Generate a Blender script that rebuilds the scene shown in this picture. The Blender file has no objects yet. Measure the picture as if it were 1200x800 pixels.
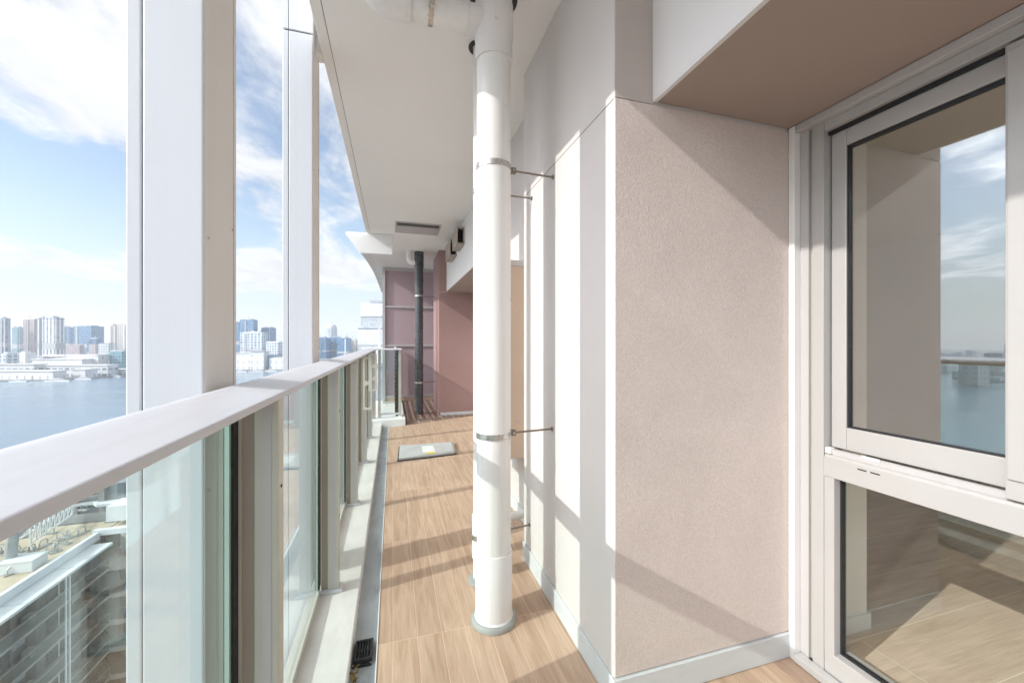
import bpy, bmesh, math, random
from mathutils import Vector, Matrix, noise as mnoise
R = math.radians
random.seed(7)
S = bpy.context.scene
COL = S.collection

# ------------------------------------------------------------------ camera, world, sun, exposure
EYE = Vector((0.0, 0.0, 1.30))
YAW = math.atan(139.5 / 466.7)
SN, CS = math.sin(YAW), math.cos(YAW)
cam_d = bpy.data.cameras.new("camera"); cam = bpy.data.objects.new("camera", cam_d); COL.objects.link(cam)
cam.location = EYE; cam.rotation_euler = (R(90), 0, -YAW)
cam_d.sensor_width = 36; cam_d.lens = 14.0; cam_d.clip_start = 0.02; cam_d.clip_end = 40000
S.camera = cam
LIGHT = Vector((1.0, 0.22, -0.62)).normalized()
SUN_EL = math.asin(-LIGHT.z); SUN_ROT = math.atan2(-LIGHT.x, -LIGHT.y) % (2 * math.pi)
sun_d = bpy.data.lights.new("sun", 'SUN'); sun_d.energy = 2.2; sun_d.angle = R(0.55); sun_d.color = (1.0, 0.965, 0.92)
sun = bpy.data.objects.new("sun", sun_d); COL.objects.link(sun)
sun.rotation_euler = LIGHT.to_track_quat('-Z', 'Y').to_euler()
S.view_settings.view_transform = 'Standard'; S.view_settings.look = 'None'; S.view_settings.gamma = 1
S.view_settings.exposure = 0.80
S.view_settings.use_curve_mapping = False
try:
    S.cycles.max_bounces = 10; S.cycles.diffuse_bounces = 6; S.cycles.transparent_max_bounces = 24
    S.cycles.volume_bounces = 1; S.cycles.use_denoising = True
    S.cycles.sample_clamp_indirect = 6
except Exception:
    pass

W = bpy.data.worlds.new("World"); S.world = W; W.use_nodes = True
def world_sky():
    nt = W.node_tree; N = nt.nodes; K = nt.links; N.clear()
    def n(t, **kw):
        x = N.new(t)
        for k, v in kw.items(): setattr(x, k, v)
        return x
    def mth(op, a, b=None, c=None, clamp=False):
        x = n('ShaderNodeMath', operation=op, use_clamp=clamp)
        for i, v in enumerate((a, b, c)):
            if v is None: continue
            if isinstance(v, (int, float)): x.inputs[i].default_value = v
            else: K.new(v, x.inputs[i])
        return x.outputs[0]
    out = n('ShaderNodeOutputWorld'); bg = n('ShaderNodeBackground'); bg.inputs[1].default_value = 0.15
    sky = n('ShaderNodeTexSky', sky_type='NISHITA', sun_disc=False, sun_elevation=SUN_EL, sun_rotation=SUN_ROT, air_density=1.0, dust_density=0.6, ozone_density=1.6)
    tc = n('ShaderNodeTexCoord'); sp = n('ShaderNodeSeparateXYZ'); K.new(tc.outputs['Generated'], sp.inputs[0])
    z = mth('MAXIMUM', sp.outputs[2], 0.0)
    zz = mth('ADD', z, 0.11)
    px = mth('DIVIDE', sp.outputs[0], zz); py = mth('DIVIDE', sp.outputs[1], zz)
    cb = n('ShaderNodeCombineXYZ'); K.new(px, cb.inputs[0]); K.new(py, cb.inputs[1])
    mp = n('ShaderNodeMapping'); K.new(cb.outputs[0], mp.inputs[0])
    mp.inputs['Rotation'].default_value = (0, 0, R(28)); mp.inputs['Scale'].default_value = (1.0, 0.62, 1); mp.inputs['Location'].default_value = (4.35, 2.4, 0)
    n1 = n('ShaderNodeTexNoise'); n1.inputs['Scale'].default_value = 1.15; n1.inputs['Detail'].default_value = 11; n1.inputs['Roughness'].default_value = 0.60; n1.inputs['Distortion'].default_value = 0.35
    K.new(mp.outputs[0], n1.inputs['Vector'])
    n2 = n('ShaderNodeTexNoise'); n2.inputs['Scale'].default_value = 3.6; n2.inputs['Detail'].default_value = 6; n2.inputs['Roughness'].default_value = 0.6; n2.inputs['Distortion'].default_value = 0.6
    K.new(mp.outputs[0], n2.inputs['Vector'])
    s = mth('ADD', mth('MULTIPLY', n1.outputs[0], 0.78), mth('MULTIPLY', n2.outputs[0], 0.22))
    # cloud cover by height above the horizon: clear low down, a low band, a gap, then a broken sheet
    fc = n('ShaderNodeFloatCurve'); K.new(z, fc.inputs[1]); cv = fc.mapping.curves[0]
    pts = [(0, .32), (.085, .36), (.125, .60), (.165, .60), (.205, .44), (.285, .44), (.34, .60), (.5, .64), (1, .66)]
    cv.points[0].location = pts[0]; cv.points[1].location = pts[-1]
    for p in pts[1:-1]: cv.points.new(*p)
    fc.mapping.update()
    s = mth('ADD', s, mth('MULTIPLY', mth('SUBTRACT', fc.outputs[0], 0.5), 0.62))
    rm = n('ShaderNodeMapRange', interpolation_type='SMOOTHSTEP'); K.new(s, rm.inputs[0])
    rm.inputs[1].default_value = 0.475; rm.inputs[2].default_value = 0.60; rm.inputs[3].default_value = 0.04; rm.inputs[4].default_value = 0.96
    fade = n('ShaderNodeMapRange', interpolation_type='SMOOTHSTEP'); K.new(z, fade.inputs[0]); fade.inputs[1].default_value = 0.03; fade.inputs[2].default_value = 0.12
    fac = mth('MULTIPLY', rm.outputs[0], fade.outputs[0])
    cr = n('ShaderNodeMapRange'); K.new(n2.outputs[0], cr.inputs[0]); cr.inputs[1].default_value = 0.3; cr.inputs[2].default_value = 0.7; cr.inputs[3].default_value = 0.84; cr.inputs[4].default_value = 1.08
    cc = n('ShaderNodeMix', data_type='RGBA', blend_type='MULTIPLY'); cc.inputs[0].default_value = 1; cc.inputs[6].default_value = (3.75, 3.8, 3.92, 1); 
    dt = n('ShaderNodeVectorMath', operation='DOT_PRODUCT'); K.new(tc.outputs['Generated'], dt.inputs[0]); dt.inputs[1].default_value = tuple(-LIGHT)
    glow = mth('ADD', 1.0, mth('MULTIPLY', mth('POWER', mth('MAXIMUM', dt.outputs['Value'], 0.0), 6.0), 6.0))   # cloud glow added round the unseen sun to lift the ambient light
    K.new(mth('MULTIPLY', cr.outputs[0], glow), cc.inputs[7])
    # pale air near the horizon
    hz = n('ShaderNodeMapRange', interpolation_type='SMOOTHSTEP'); K.new(z, hz.inputs[0]); hz.inputs[1].default_value = 0.0; hz.inputs[2].default_value = 0.30; hz.inputs[3].default_value = 0.78; hz.inputs[4].default_value = 0.0
    m0 = n('ShaderNodeMix', data_type='RGBA'); K.new(hz.outputs[0], m0.inputs[0]); tn = n('ShaderNodeMix', data_type='RGBA', blend_type='MULTIPLY'); tn.inputs[0].default_value = 1; K.new(sky.outputs[0], tn.inputs[6]); tn.inputs[7].default_value = (1.0, .90, .82, 1); K.new(tn.outputs[2], m0.inputs[6]); m0.inputs[7].default_value = (2.55, 2.95, 3.3, 1)
    mx = n('ShaderNodeMix', data_type='RGBA'); K.new(fac, mx.inputs[0]); K.new(m0.outputs[2], mx.inputs[6]); K.new(cc.outputs[2], mx.inputs[7])
    K.new(mx.outputs[2], bg.inputs[0]); K.new(bg.outputs[0], out.inputs[0])
world_sky()

# ------------------------------------------------------------------ helpers
def ray(u, v):                       # a pixel of the 1200x800 photo as a direction (depth 1 along the view axis)
    xc = (u - 600) / 466.7
    return Vector((SN + xc * CS, CS - xc * SN, (400 - v) / 466.7))
def at(u, v, d): return EYE + ray(u, v) * d
def at_z(u, v, z):
    r = ray(u, v); return EYE + r * ((z - EYE.z) / r.z)

class NT:
    def __init__(self, name):
        self.m = bpy.data.materials.new(name); self.m.use_nodes = True
        self.t = self.m.node_tree; self.t.nodes.clear()
        self.out = self.n('ShaderNodeOutputMaterial')
    def n(self, t, **kw):
        x = self.t.nodes.new(t)
        for k, v in kw.items(): setattr(x, k, v)
        return x
    def l(self, a, b): self.t.links.new(a, b)
    def put(self, sock, v):
        if v is None: return
        if hasattr(v, 'is_output'): self.l(v, sock)
        else: sock.default_value = v
    def math(self, op, a, b=None, c=None, clamp=False):
        x = self.n('ShaderNodeMath', operation=op, use_clamp=clamp)
        for i, v in enumerate((a, b, c)): self.put(x.inputs[i], v)
        return x.outputs[0]
    def mix(self, f, a, b, blend='MIX'):
        x = self.n('ShaderNodeMix', data_type='RGBA', blend_type=blend)
        self.put(x.inputs[0], f); self.put(x.inputs[6], a); self.put(x.inputs[7], b); return x.outputs[2]
    def rng(self, v, a, b, c, d, smooth=False):
        x = self.n('ShaderNodeMapRange'); x.interpolation_type = 'SMOOTHSTEP' if smooth else 'LINEAR'
        self.put(x.inputs[0], v)
        for i, q in enumerate((a, b, c, d)): x.inputs[i + 1].default_value = q
        return x.outputs[0]
    def noise(self, vec, scale, detail=4, rough=0.5, dist=0):
        x = self.n('ShaderNodeTexNoise'); self.put(x.inputs['Vector'], vec)
        x.inputs['Scale'].default_value = scale; x.inputs['Detail'].default_value = detail
        x.inputs['Roughness'].default_value = rough; x.inputs['Distortion'].default_value = dist
        return x.outputs[0]
    def map(self, vec, scale=(1, 1, 1), rot=(0, 0, 0), loc=(0, 0, 0)):
        x = self.n('ShaderNodeMapping'); self.put(x.inputs[0], vec)
        x.inputs['Scale'].default_value = scale; x.inputs['Rotation'].default_value = rot; x.inputs['Location'].default_value = loc
        return x.outputs[0]
    def obj(self): return self.n('ShaderNodeTexCoord').outputs['Object']
    def pos(self): return self.n('ShaderNodeNewGeometry').outputs['Position']
    def bsdf(self, col, rough=0.5, metal=0.0, bump=None, bstr=0.2, bdist=0.01, spec=0.5):
        b = self.n('ShaderNodeBsdfPrincipled')
        self.put(b.inputs['Base Color'], col); self.put(b.inputs['Roughness'], rough); self.put(b.inputs['Metallic'], metal)
        b.inputs['Specular IOR Level'].default_value = spec
        if bump is not None:
            q = self.n('ShaderNodeBump'); q.inputs['Strength'].default_value = bstr; q.inputs['Distance'].default_value = bdist
            self.l(bump, q.inputs['Height']); self.l(q.outputs[0], b.inputs['Normal'])
        self.l(b.outputs[0], self.out.inputs[0]); return b
def c4(c): return (c[0], c[1], c[2], 1)

def paint(name, col, rough=0.45, metal=0.0, var=0.06, scale=6.0, bump=0.0, bscale=60.0, spec=0.5, streak=0.0, sdir=(38, 38, 1.1)):
    t = NT(name); p = t.pos()
    f = t.noise(p, scale, 5, 0.6)
    a = c4([x * (1 - var) for x in col]); b = c4([min(1, x * (1 + var)) for x in col])
    colr = t.mix(t.rng(f, 0.3, 0.7, 0, 1), a, b)
    if streak:
        k = t.rng(t.noise(t.map(p, sdir), 1.0, 5, 0.65), 0.48, 0.72, 0, streak, True)
        sp = t.rng(t.noise(p, 130, 2, 0.5), 0.66, 0.74, 0, streak * 1.3, True)
        colr = t.mix(t.math('MAXIMUM', k, sp), colr, c4([col[0] * .52, col[1] * .48, col[2] * .42]))
    fine = t.noise(p, bscale, 3, 0.6)
    r = t.rng(t.noise(p, scale * 2.3, 4, 0.6), 0.3, 0.7, max(0, rough - 0.07), min(1, rough + 0.09))
    t.bsdf(colr, r, metal, fine if bump else None, bump, 0.004, spec)
    return t.m

def stucco(name, col):
    t = NT(name); p = t.pos()
    v = t.n('ShaderNodeTexVoronoi', feature='F1'); t.put(v.inputs['Vector'], p); v.inputs['Scale'].default_value = 150
    h = t.math('ADD', t.noise(p, 175, 4, 0.6), t.math('MULTIPLY', t.noise(p, 60, 3, 0.5), 0.6))
    h = t.math('SUBTRACT', h, t.math('MULTIPLY', v.outputs[0], 0.5))
    f = t.noise(p, 2.6, 6, 0.62, 0.5); g = t.noise(p, 220, 2, 0.6)
    cc = t.mix(t.rng(f, 0.3, 0.7, 0, 1), c4([x * .95 for x in col]), c4([x * 1.05 for x in col]))
    cc = t.mix(t.rng(g, 0.35, 0.65, 0, 1), t.mix(1, cc, c4((.86, .85, .84)), 'MULTIPLY'), cc)
    t.bsdf(cc, 0.9, 0, h, 0.34, 0.004, 0.2); return t.m

def wood(name, c1, c2, width, length, along='Y', grain=1.0, seam=(0.2, 0.14, 0.1), seamw=0.004, light_seam=False, rough=0.55, offset=.37):
    t = NT(name); p = t.pos()
    rot = (0, 0, R(90)) if along == 'Y' else (0, 0, 0)
    q = t.map(p, rot=rot)                                   # grain runs along the mapped x
    br = t.n('ShaderNodeTexBrick'); t.put(br.inputs['Vector'], q)
    br.offset = offset; br.offset_frequency = 2; br.squash = 1
    for i, v in (('Scale', 1.0), ('Mortar Size', seamw), ('Mortar Smooth', 0.2), ('Bias', 0.0), ('Brick Width', length), ('Row Height', width)): br.inputs[i].default_value = v
    br.inputs['Color1'].default_value = (0, 0, 0, 1); br.inputs['Color2'].default_value = (1, 1, 1, 1); br.inputs['Mortar'].default_value = (.5, .5, .5, 1)
    sep = t.n('ShaderNodeSeparateColor'); t.l(br.outputs[0], sep.inputs[0]); rnd = sep.outputs[0]
    # shift the grain in every plank
    cb = t.n('ShaderNodeCombineXYZ'); t.l(t.math('MULTIPLY', rnd, 7.3), cb.inputs[0]); t.l(t.math('MULTIPLY', rnd, 3.1), cb.inputs[1])
    ad = t.n('ShaderNodeVectorMath', operation='ADD'); t.l(q, ad.inputs[0]); t.l(cb.outputs[0], ad.inputs[1])
    g1 = t.noise(t.map(ad.outputs[0], (1.1, 13, 1)), 2.2, 6, 0.62, 0.9)
    g2 = t.noise(t.map(ad.outputs[0], (2.0, 60, 1)), 2.6, 4, 0.6, 0.3)
    g3 = t.noise(t.map(ad.outputs[0], (.8, 5, 1)), 1.3, 3, 0.5)
    k = t.math('ADD', t.math('MULTIPLY', g1, 0.55), t.math('ADD', t.math('MULTIPLY', g2, 0.25), t.math('MULTIPLY', g3, 0.2)))
    k = t.rng(k, 0.5 - 0.17 / grain, 0.5 + 0.17 / grain, 0, 1)
    col = t.mix(k, c4(c1), c4(c2))
    col = t.mix(t.math('MULTIPLY', rnd, 0.22), col, c4([x * 0.62 for x in c1]))
    sm = c4([min(1, x * 1.5) for x in c2]) if light_seam else c4(seam)
    col = t.mix(t.math('MULTIPLY', br.outputs[1], 0.65), col, sm)
    t.bsdf(col, t.rng(g2, 0.3, 0.7, rough - .06, rough + .1), 0, g2, 0.08, 0.002, 0.35)
    return t.m

def glass(name, tint, base, ior=1.5, rough=0.0, gloss=(1, 1, 1)):
    t = NT(name)
    tr = t.n('ShaderNodeBsdfTransparent'); tr.inputs[0].default_value = c4(tint)
    gl = t.n('ShaderNodeBsdfGlossy'); gl.inputs['Roughness'].default_value = rough; gl.inputs[0].default_value = c4(gloss)
    g = t.n('ShaderNodeNewGeometry'); dt = t.n('ShaderNodeVectorMath', operation='DOT_PRODUCT')
    t.l(g.outputs['Normal'], dt.inputs[0]); t.l(g.outputs['Incoming'], dt.inputs[1])
    k = t.math('SUBTRACT', 1.0, t.math('ABSOLUTE', dt.outputs['Value']), clamp=True)
    f = t.math('ADD', base, t.math('MULTIPLY', t.math('POWER', k, 5.0), 1.0 - base), clamp=True)
    mx = t.n('ShaderNodeMixShader'); t.l(f, mx.inputs[0]); t.l(tr.outputs[0], mx.inputs[1]); t.l(gl.outputs[0], mx.inputs[2])
    t.l(mx.outputs[0], t.out.inputs[0]); return t.m

def facade(name, wall, pane, wx, hz, fx, fz, rough=0.5, vert_only=False, metal=0.0, rp=0.15):
    """window grid: bays wx wide, storeys hz high; fx, fz = share of the bay that is glass"""
    t = NT(name); o = t.obj(); sp = t.n('ShaderNodeSeparateXYZ'); t.l(o, sp.inputs[0])
    xy = t.math('ADD', sp.outputs[0], sp.outputs[1])
    ix = t.math('DIVIDE', xy, wx * 2.1); iz = t.math('DIVIDE', sp.outputs[2], hz * 2.3)
    a = t.math('LESS_THAN', t.math('FRACT', ix), fx); b = t.math('LESS_THAN', t.math('FRACT', iz), fz)
    g = t.n('ShaderNodeNewGeometry'); sn = t.n('ShaderNodeSeparateXYZ'); t.l(g.outputs['Normal'], sn.inputs[0])
    side = t.math('LESS_THAN', t.math('ABSOLUTE', sn.outputs[2]), 0.5)
    m = t.math('MULTIPLY', a, side) if vert_only else t.math('MULTIPLY', t.math('MULTIPLY', a, b), side)
    cb = t.n('ShaderNodeCombineXYZ'); t.l(t.math('FLOOR', ix), cb.inputs[0]); t.l(t.math('FLOOR', iz), cb.inputs[2])
    wn = t.n('ShaderNodeTexWhiteNoise', noise_dimensions='3D'); t.l(cb.outputs[0], wn.inputs[0])
    pc = t.mix(wn.outputs[0], c4([x * .7 for x in pane]), c4([min(1, x * 1.5) for x in pane]))
    wc = t.mix(t.rng(t.noise(o, 0.03, 3), .3, .7, 0, 1), c4([x * .93 for x in wall]), c4([min(1, x * 1.06) for x in wall]))
    t.bsdf(t.mix(m, wc, pc), t.rng(m, 0, 1, rough, rp), metal, None); return t.m

class MB:
    def __init__(self): self.b = bmesh.new()
    def box(self, x0, x1, y0, y1, z0, z1):
        vs = [self.b.verts.new(p) for p in ((x0, y0, z0), (x1, y0, z0), (x1, y1, z0), (x0, y1, z0), (x0, y0, z1), (x1, y0, z1), (x1, y1, z1), (x0, y1, z1))]
        for f in ((0, 3, 2, 1), (4, 5, 6, 7), (0, 1, 5, 4), (1, 2, 6, 5), (2, 3, 7, 6), (3, 0, 4, 7)): self.b.faces.new([vs[i] for i in f])
        return self
    def prism(self, pts, a0, a1, axis='Z'):
        """polygon extruded along an axis; pts are the other two coordinates in xyz order"""
        def P(p, a): return (p[0], p[1], a) if axis == 'Z' else (p[0], a, p[1]) if axis == 'Y' else (a, p[0], p[1])
        A = [self.b.verts.new(P(p, a0)) for p in pts]; B = [self.b.verts.new(P(p, a1)) for p in pts]
        n = len(pts); self.b.faces.new(A[::-1]); self.b.faces.new(B)
        for i in range(n): self.b.faces.new([A[i], A[(i + 1) % n], B[(i + 1) % n], B[i]])
        return self
    def tube(self, path, r, seg=24, caps=True):
        pts = [Vector(p) for p in path]; rings = []
        rr = r if isinstance(r, (list, tuple)) else [r] * len(pts)
        ref = None
        for i, p in enumerate(pts):
            d = (pts[min(i + 1, len(pts) - 1)] - pts[max(i - 1, 0)]).normalized()
            if ref is None:
                ref = Vector((0, 0, 1)) if abs(d.z) < 0.9 else Vector((1, 0, 0))
            u = d.cross(ref).normalized(); w = u.cross(d).normalized(); ref = w
            rings.append([self.b.verts.new(p + (u * math.cos(2 * math.pi * k / seg) + w * math.sin(2 * math.pi * k / seg)) * rr[i]) for k in range(seg)])
        for a, c in zip(rings, rings[1:]):
            for k in range(seg): self.b.faces.new([a[k], a[(k + 1) % seg], c[(k + 1) % seg], c[k]])
        if caps: self.b.faces.new(rings[0][::-1]); self.b.faces.new(rings[-1])
        return self
    def lathe(self, x, y, prof, seg=48):
        """closed (r, z) outline turned round a vertical axis"""
        rings = [[self.b.verts.new((x + r * math.cos(2 * math.pi * k / seg), y + r * math.sin(2 * math.pi * k / seg), z)) for k in range(seg)] for r, z in prof]
        n = len(rings)
        for i in range(n):
            a, c = rings[i], rings[(i + 1) % n]
            for k in range(seg): self.b.faces.new([a[k], a[(k + 1) % seg], c[(k + 1) % seg], c[k]])
        return self
    def build(self, name, mat, parent=None, bevel=0.0, smooth=False, base=None):
        bmesh.ops.recalc_face_normals(self.b, faces=self.b.faces)
        if parent is not None:
            off = Vector((0, 0, 0)); q = parent
            while q is not None: off += q.location; q = q.parent
        else:
            xs = [v.co for v in self.b.verts]
            off = Vector(base) if base is not None else Vector((sum(v.x for v in xs) / len(xs), sum(v.y for v in xs) / len(xs), min(v.z for v in xs)))
        for v in self.b.verts: v.co -= off
        me = bpy.data.meshes.new(name); self.b.to_mesh(me); self.b.free()
        me.materials.append(mat)
        o = bpy.data.objects.new(name, me); COL.objects.link(o)
        if parent is not None: o.parent = parent
        else: o.location = off
        if smooth:
            me.shade_smooth() if hasattr(me, 'shade_smooth') else None
            try: me.set_sharp_from_angle(angle=R(38))
            except Exception: pass
        if bevel:
            md = o.modifiers.new("bevel", 'BEVEL'); md.width = bevel; md.segments = 2; md.limit_method = 'ANGLE'; md.angle_limit = R(40)
            md.harden_normals = False
        return o
def box(*a): return MB().box(*a)
def tag(o, label=None, cat=None, group=None, kind=None):
    if label: o['label'] = label
    if cat: o['category'] = cat
    if group: o['group'] = group
    if kind: o['kind'] = kind
    return o
def thing(name, loc, label, cat, group=None):
    o = bpy.data.objects.new(name, None); COL.objects.link(o); o.location = loc; o.empty_display_size = 0.1
    return tag(o, label, cat, group)
def copy_tree(o, parent=None):
    c = o.copy(); COL.objects.link(c)
    if parent is not None: c.parent = parent
    for ch in [x for x in list(COL.objects) if x.parent == o]: copy_tree(ch, c)
    return c
def structure(o): o['kind'] = 'structure'; return o
def arc(cx, cy, r, a0, a1, n): return [(cx + r * math.cos(R(a0 + (a1 - a0) * i / n)), cy + r * math.sin(R(a0 + (a1 - a0) * i / n))) for i in range(n + 1)]

# ------------------------------------------------------------------ materials
M = {}
M['column'] = paint('white column cladding', (.68, .705, .75), .38, 0, .02, 1.2, streak=.05, sdir=(24, 24, .5))
M['column_shade'] = paint('column cladding shade tone', (.70, .672, .645), .45, 0, .03, 1.5, streak=.08, sdir=(24, 24, .5))  # warm shade and wall bounce of the inner face put into the colour
M['rail'] = paint('pale rail aluminium', (.585, .595, .63), .42, .05, .03, 3, streak=.09, sdir=(45, 3, 45))
M['post'] = paint('champagne aluminium', (.52, .515, .455), .40, .2, .04, 4)
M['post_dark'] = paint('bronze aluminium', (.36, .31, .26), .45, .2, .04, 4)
M['plate'] = paint('pale bracket plate', (.66, .63, .57), .4, .2, .03, 6)
M['gasket'] = paint('black rubber gasket', (.015, .016, .02), .5)
M['kerb'] = paint('painted mortar kerb', (.62, .60, .57), .75, 0, .07, 5, .25, 90, streak=.16, sdir=(16, 5, 16))
M['gutter'] = paint('grey waterproof gutter coat', (.40, .43, .45), .55, 0, .16, 3.2, .25, 40, streak=.35, sdir=(22, 4, 22))
M['ceiling'] = paint('ceiling paint', (.86, .848, .832), .8, 0, .02, 1.5, .12, 160)
M['ceiling_edge'] = paint('ceiling edge strip', (.82, .80, .77), .7, 0, .02, 1.5)
M['upper'] = paint('smooth shade-toned band', (.48, .42, .392), .75, 0, .025, 1.2, .14, 150)  # wall paint darkened to stand in for the shade above the joint
M['dark_gap'] = paint('dark joint', (.10, .095, .09), .9)
M['wall'] = paint('smooth rendered wall', (.62, .578, .556), .75, 0, .025, 1.2, .16, 140)
M['stucco'] = stucco('pinkish stucco', (.70, .612, .572))
M['skirt'] = paint('pale grey skirting', (.60, .618, .628), .5, 0, .03, 4, streak=.10, sdir=(9, 9, 30))
M['soffit'] = paint('soffit shade tone', (.36, .28, .243), .75, 0, .03, 1.5, .14, 150)  # pinkish wall grey darkened: the soffit's shade is put into the colour
M['beam'] = paint('white beam paint', (.72, .70, .69), .72, 0, .025, 1.5, .14, 150)
M['mauve'] = paint('mauve wall panel', (.42, .32, .34), .6, 0, .04, 2)
M['brown'] = paint('russet wall panel', (.345, .215, .20), .6, 0, .05, 2, .1, 120)
M['trim'] = paint('light grey metal trim', (.50, .48, .475), .4, .1, .03, 3)
M['pvc'] = paint('white rain pipe paint', (.78, .765, .74), .33, 0, .03, 2.5, streak=.11)
M['pvc_new'] = paint('white pipe collar', (.77, .745, .735), .36, 0, .03, 3, streak=.10)
M['flange'] = paint('grey floor flange', (.33, .335, .32), .5, 0, .08, 8)
M['pvc_black'] = paint('dark grey rain pipe', (.075, .08, .085), .28, 0, .1, 3)
M['steel'] = paint('stainless steel', (.55, .53, .50), .28, .9, .05, 20)
M['rod'] = paint('dull tie rod', (.23, .19, .16), .45, .5, .1, 30)
M['sash'] = paint('silver window frame', (.455, .442, .428), .38, .1, .02, 3)
M['sash_white'] = paint('bright window trim', (.80, .78, .76), .45, 0, .02, 3)
M['hood'] = paint('brownish metal hood', (.40, .345, .295), .45, .3, .1, 9)
M['tan'] = paint('tan cabinet', (.55, .42, .32), .55, 0, .04, 3)
M['hatch'] = paint('hatch steel', (.55, .55, .54), .5, .15, .1, 6)
M['black'] = paint('black iron', (.02, .02, .022), .5, 0, .2, 20)
M['leaf'] = paint('dry leaf', (.24, .17, .05), .7, 0, .4, 60)
M['sticker'] = paint('white sticker', (.8, .8, .78), .4)
M['sticker_y'] = paint('yellow sticker', (.80, .66, .06), .4)
M['roomwall'] = paint('room wallpaper', (.74, .73, .69), .8, 0, .02, 2)
M['roomret'] = paint('room jamb wallpaper', (.84, .85, .80), .8, 0, .02, 2)
M['white'] = paint('white paint', (.80, .80, .79), .5, 0, .03, 3)
M['floor'] = wood('balcony wood tiles', (.41, .265, .178), (.63, .455, .338), 0.105, 0.90, 'Y', 1.35, light_seam=True, seamw=.0008, offset=0.0)
M['roomfloor'] = wood('room oak boards', (.55, .44, .335), (.82, .71, .585), 0.30, 1.9, 'X', 1.3, light_seam=True, seamw=.0018, rough=.42)
M['glass_rail'] = glass('balustrade glass', (.90, .96, .943), .04, 1.5)
M['glass_win'] = glass('bright reflecting window glass', (.97, .97, .95), .26, 1.6, 0, (.90, .96, 1.0))  # reflectance and blue gloss raised to brighten the reflected sky
M['glass_low'] = glass('clear low pane glass', (.975, .98, .965), .075, 1.6, 0, (.95, .98, 1.0))  # reflectance set lower so the room floor shows brighter
M['glass_edge'] = paint('green glass edge', (.42, .56, .50), .2)

def tile_mat():
    t = NT('brown balcony tiles'); p = t.pos()
    br = t.n('ShaderNodeTexBrick'); t.put(br.inputs['Vector'], p); br.offset = 0.0
    for i, v in (('Scale', 1.0), ('Mortar Size', .006), ('Brick Width', .2), ('Row Height', .2)): br.inputs[i].default_value = v
    br.inputs['Color1'].default_value = c4((.22, .145, .115)); br.inputs['Color2'].default_value = c4((.29, .20, .16)); br.inputs['Mortar'].default_value = c4((.58, .50, .45))
    f = t.noise(p, 14, 4); col = t.mix(t.rng(f, .3, .7, 0, .3), br.outputs[0], c4((.33, .24, .19)))
    t.bsdf(col, .6, 0, br.outputs[1], -.25, .003); return t.m
M['tile'] = tile_mat()

def water_mat():
    t = NT('bay water'); p = t.pos()
    h = t.math('ADD', t.noise(t.map(p, (.06, .11, 1)), 1, 5, .6), t.math('MULTIPLY', t.noise(t.map(p, (.35, .5, 1)), 1, 4, .6), .5))
    big = t.noise(t.map(p, (.004, .010, 1), (0, 0, R(20))), 1, 4, .6)
    col = t.mix(t.rng(big, .35, .65, 0, 1), c4((.13, .21, .29)), c4((.17, .25, .33)))
    t.bsdf(col, t.rng(big, .35, .65, .10, .24), 0, h, .5, 1.2); return t.m
M['water'] = water_mat()
M['land'] = paint('shore ground', (.25, .26, .25), .9, 0, .35, .01)

# ------------------------------------------------------------------ the ground of the place: water, shores
ZW = -95.0
def sheet(name, pts, mat, z):
    b = MB(); vs = [b.b.verts.new((x, y, z)) for x, y in pts]; b.b.faces.new(vs)
    return structure(b.build(name, mat, base=(0, 0, z)))
sheet('water', [(-6400, -6400), (6400, -6400), (6400, 6400), (-6400, 6400)], M['water'], ZW)
MB_ = MB().prism([(-305, -500), (420, -500), (420, 640), (-305, 640)], ZW - 1, -91.5)
structure(MB_.build('ground', M['land'], base=(0, 0, -91.5)))
shore = []
for u, d in ((-2600, 520), (-900, 760), (-300, 880), (0, 955), (70, 985), (118, 1060), (150, 1110), (275, 1290), (330, 1330), (420, 1450), (560, 1700), (800, 1900)):
    p = at(u, 400, d); shore.append((p.x, p.y))
shore += [(3000, 2200), (6300, 2600), (6300, 6300), (-6300, 6300), (-6300, 300)]
structure(MB().prism(shore, ZW - 1, -92.6).build('far_shore', M['land'], base=(0, 0, -92.6)))

# ------------------------------------------------------------------ the balcony floor, gutter, kerb, ceiling
WX = .757
structure(MB().box(-.40, 2.0, -5, 9.4, -.30, -.024).build('balcony_slab', M['kerb']))
structure(MB().prism([(-.063, -4.9), (1.575, -4.9), (1.575, 6.9), (1.30, 6.89), (.20, 6.40), (-.063, 6.33)], -.02, 0).build('balcony_floor', M['floor']))
structure(MB().box(-.0665, -.063, -4.9, 6.33, -.02, .004).build('floor_edge_trim', M['white']))
structure(box(-.163, -.0665, -4.9, 6.40, -.023, -.016).build('gutter', M['gutter']))
k = structure(box(-.40, -.163, -5, 6.42, -.023, .045).build('kerb', M['kerb'], bevel=.006))
structure(box(-.40, .187, 6.42, 6.76, -.023, .10).build('kerb_return', M['white'], bevel=.008))
structure(MB().prism([(.205, 6.405), (1.295, 6.895), (1.6, 6.9), (1.6, 9), (.205, 9)], -.02, .004).build('tile_floor', M['tile']))
structure(box(.187, .205, 6.42, 9.0, -.02, .02).build('tile_edge_gutter', M['black']))

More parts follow.
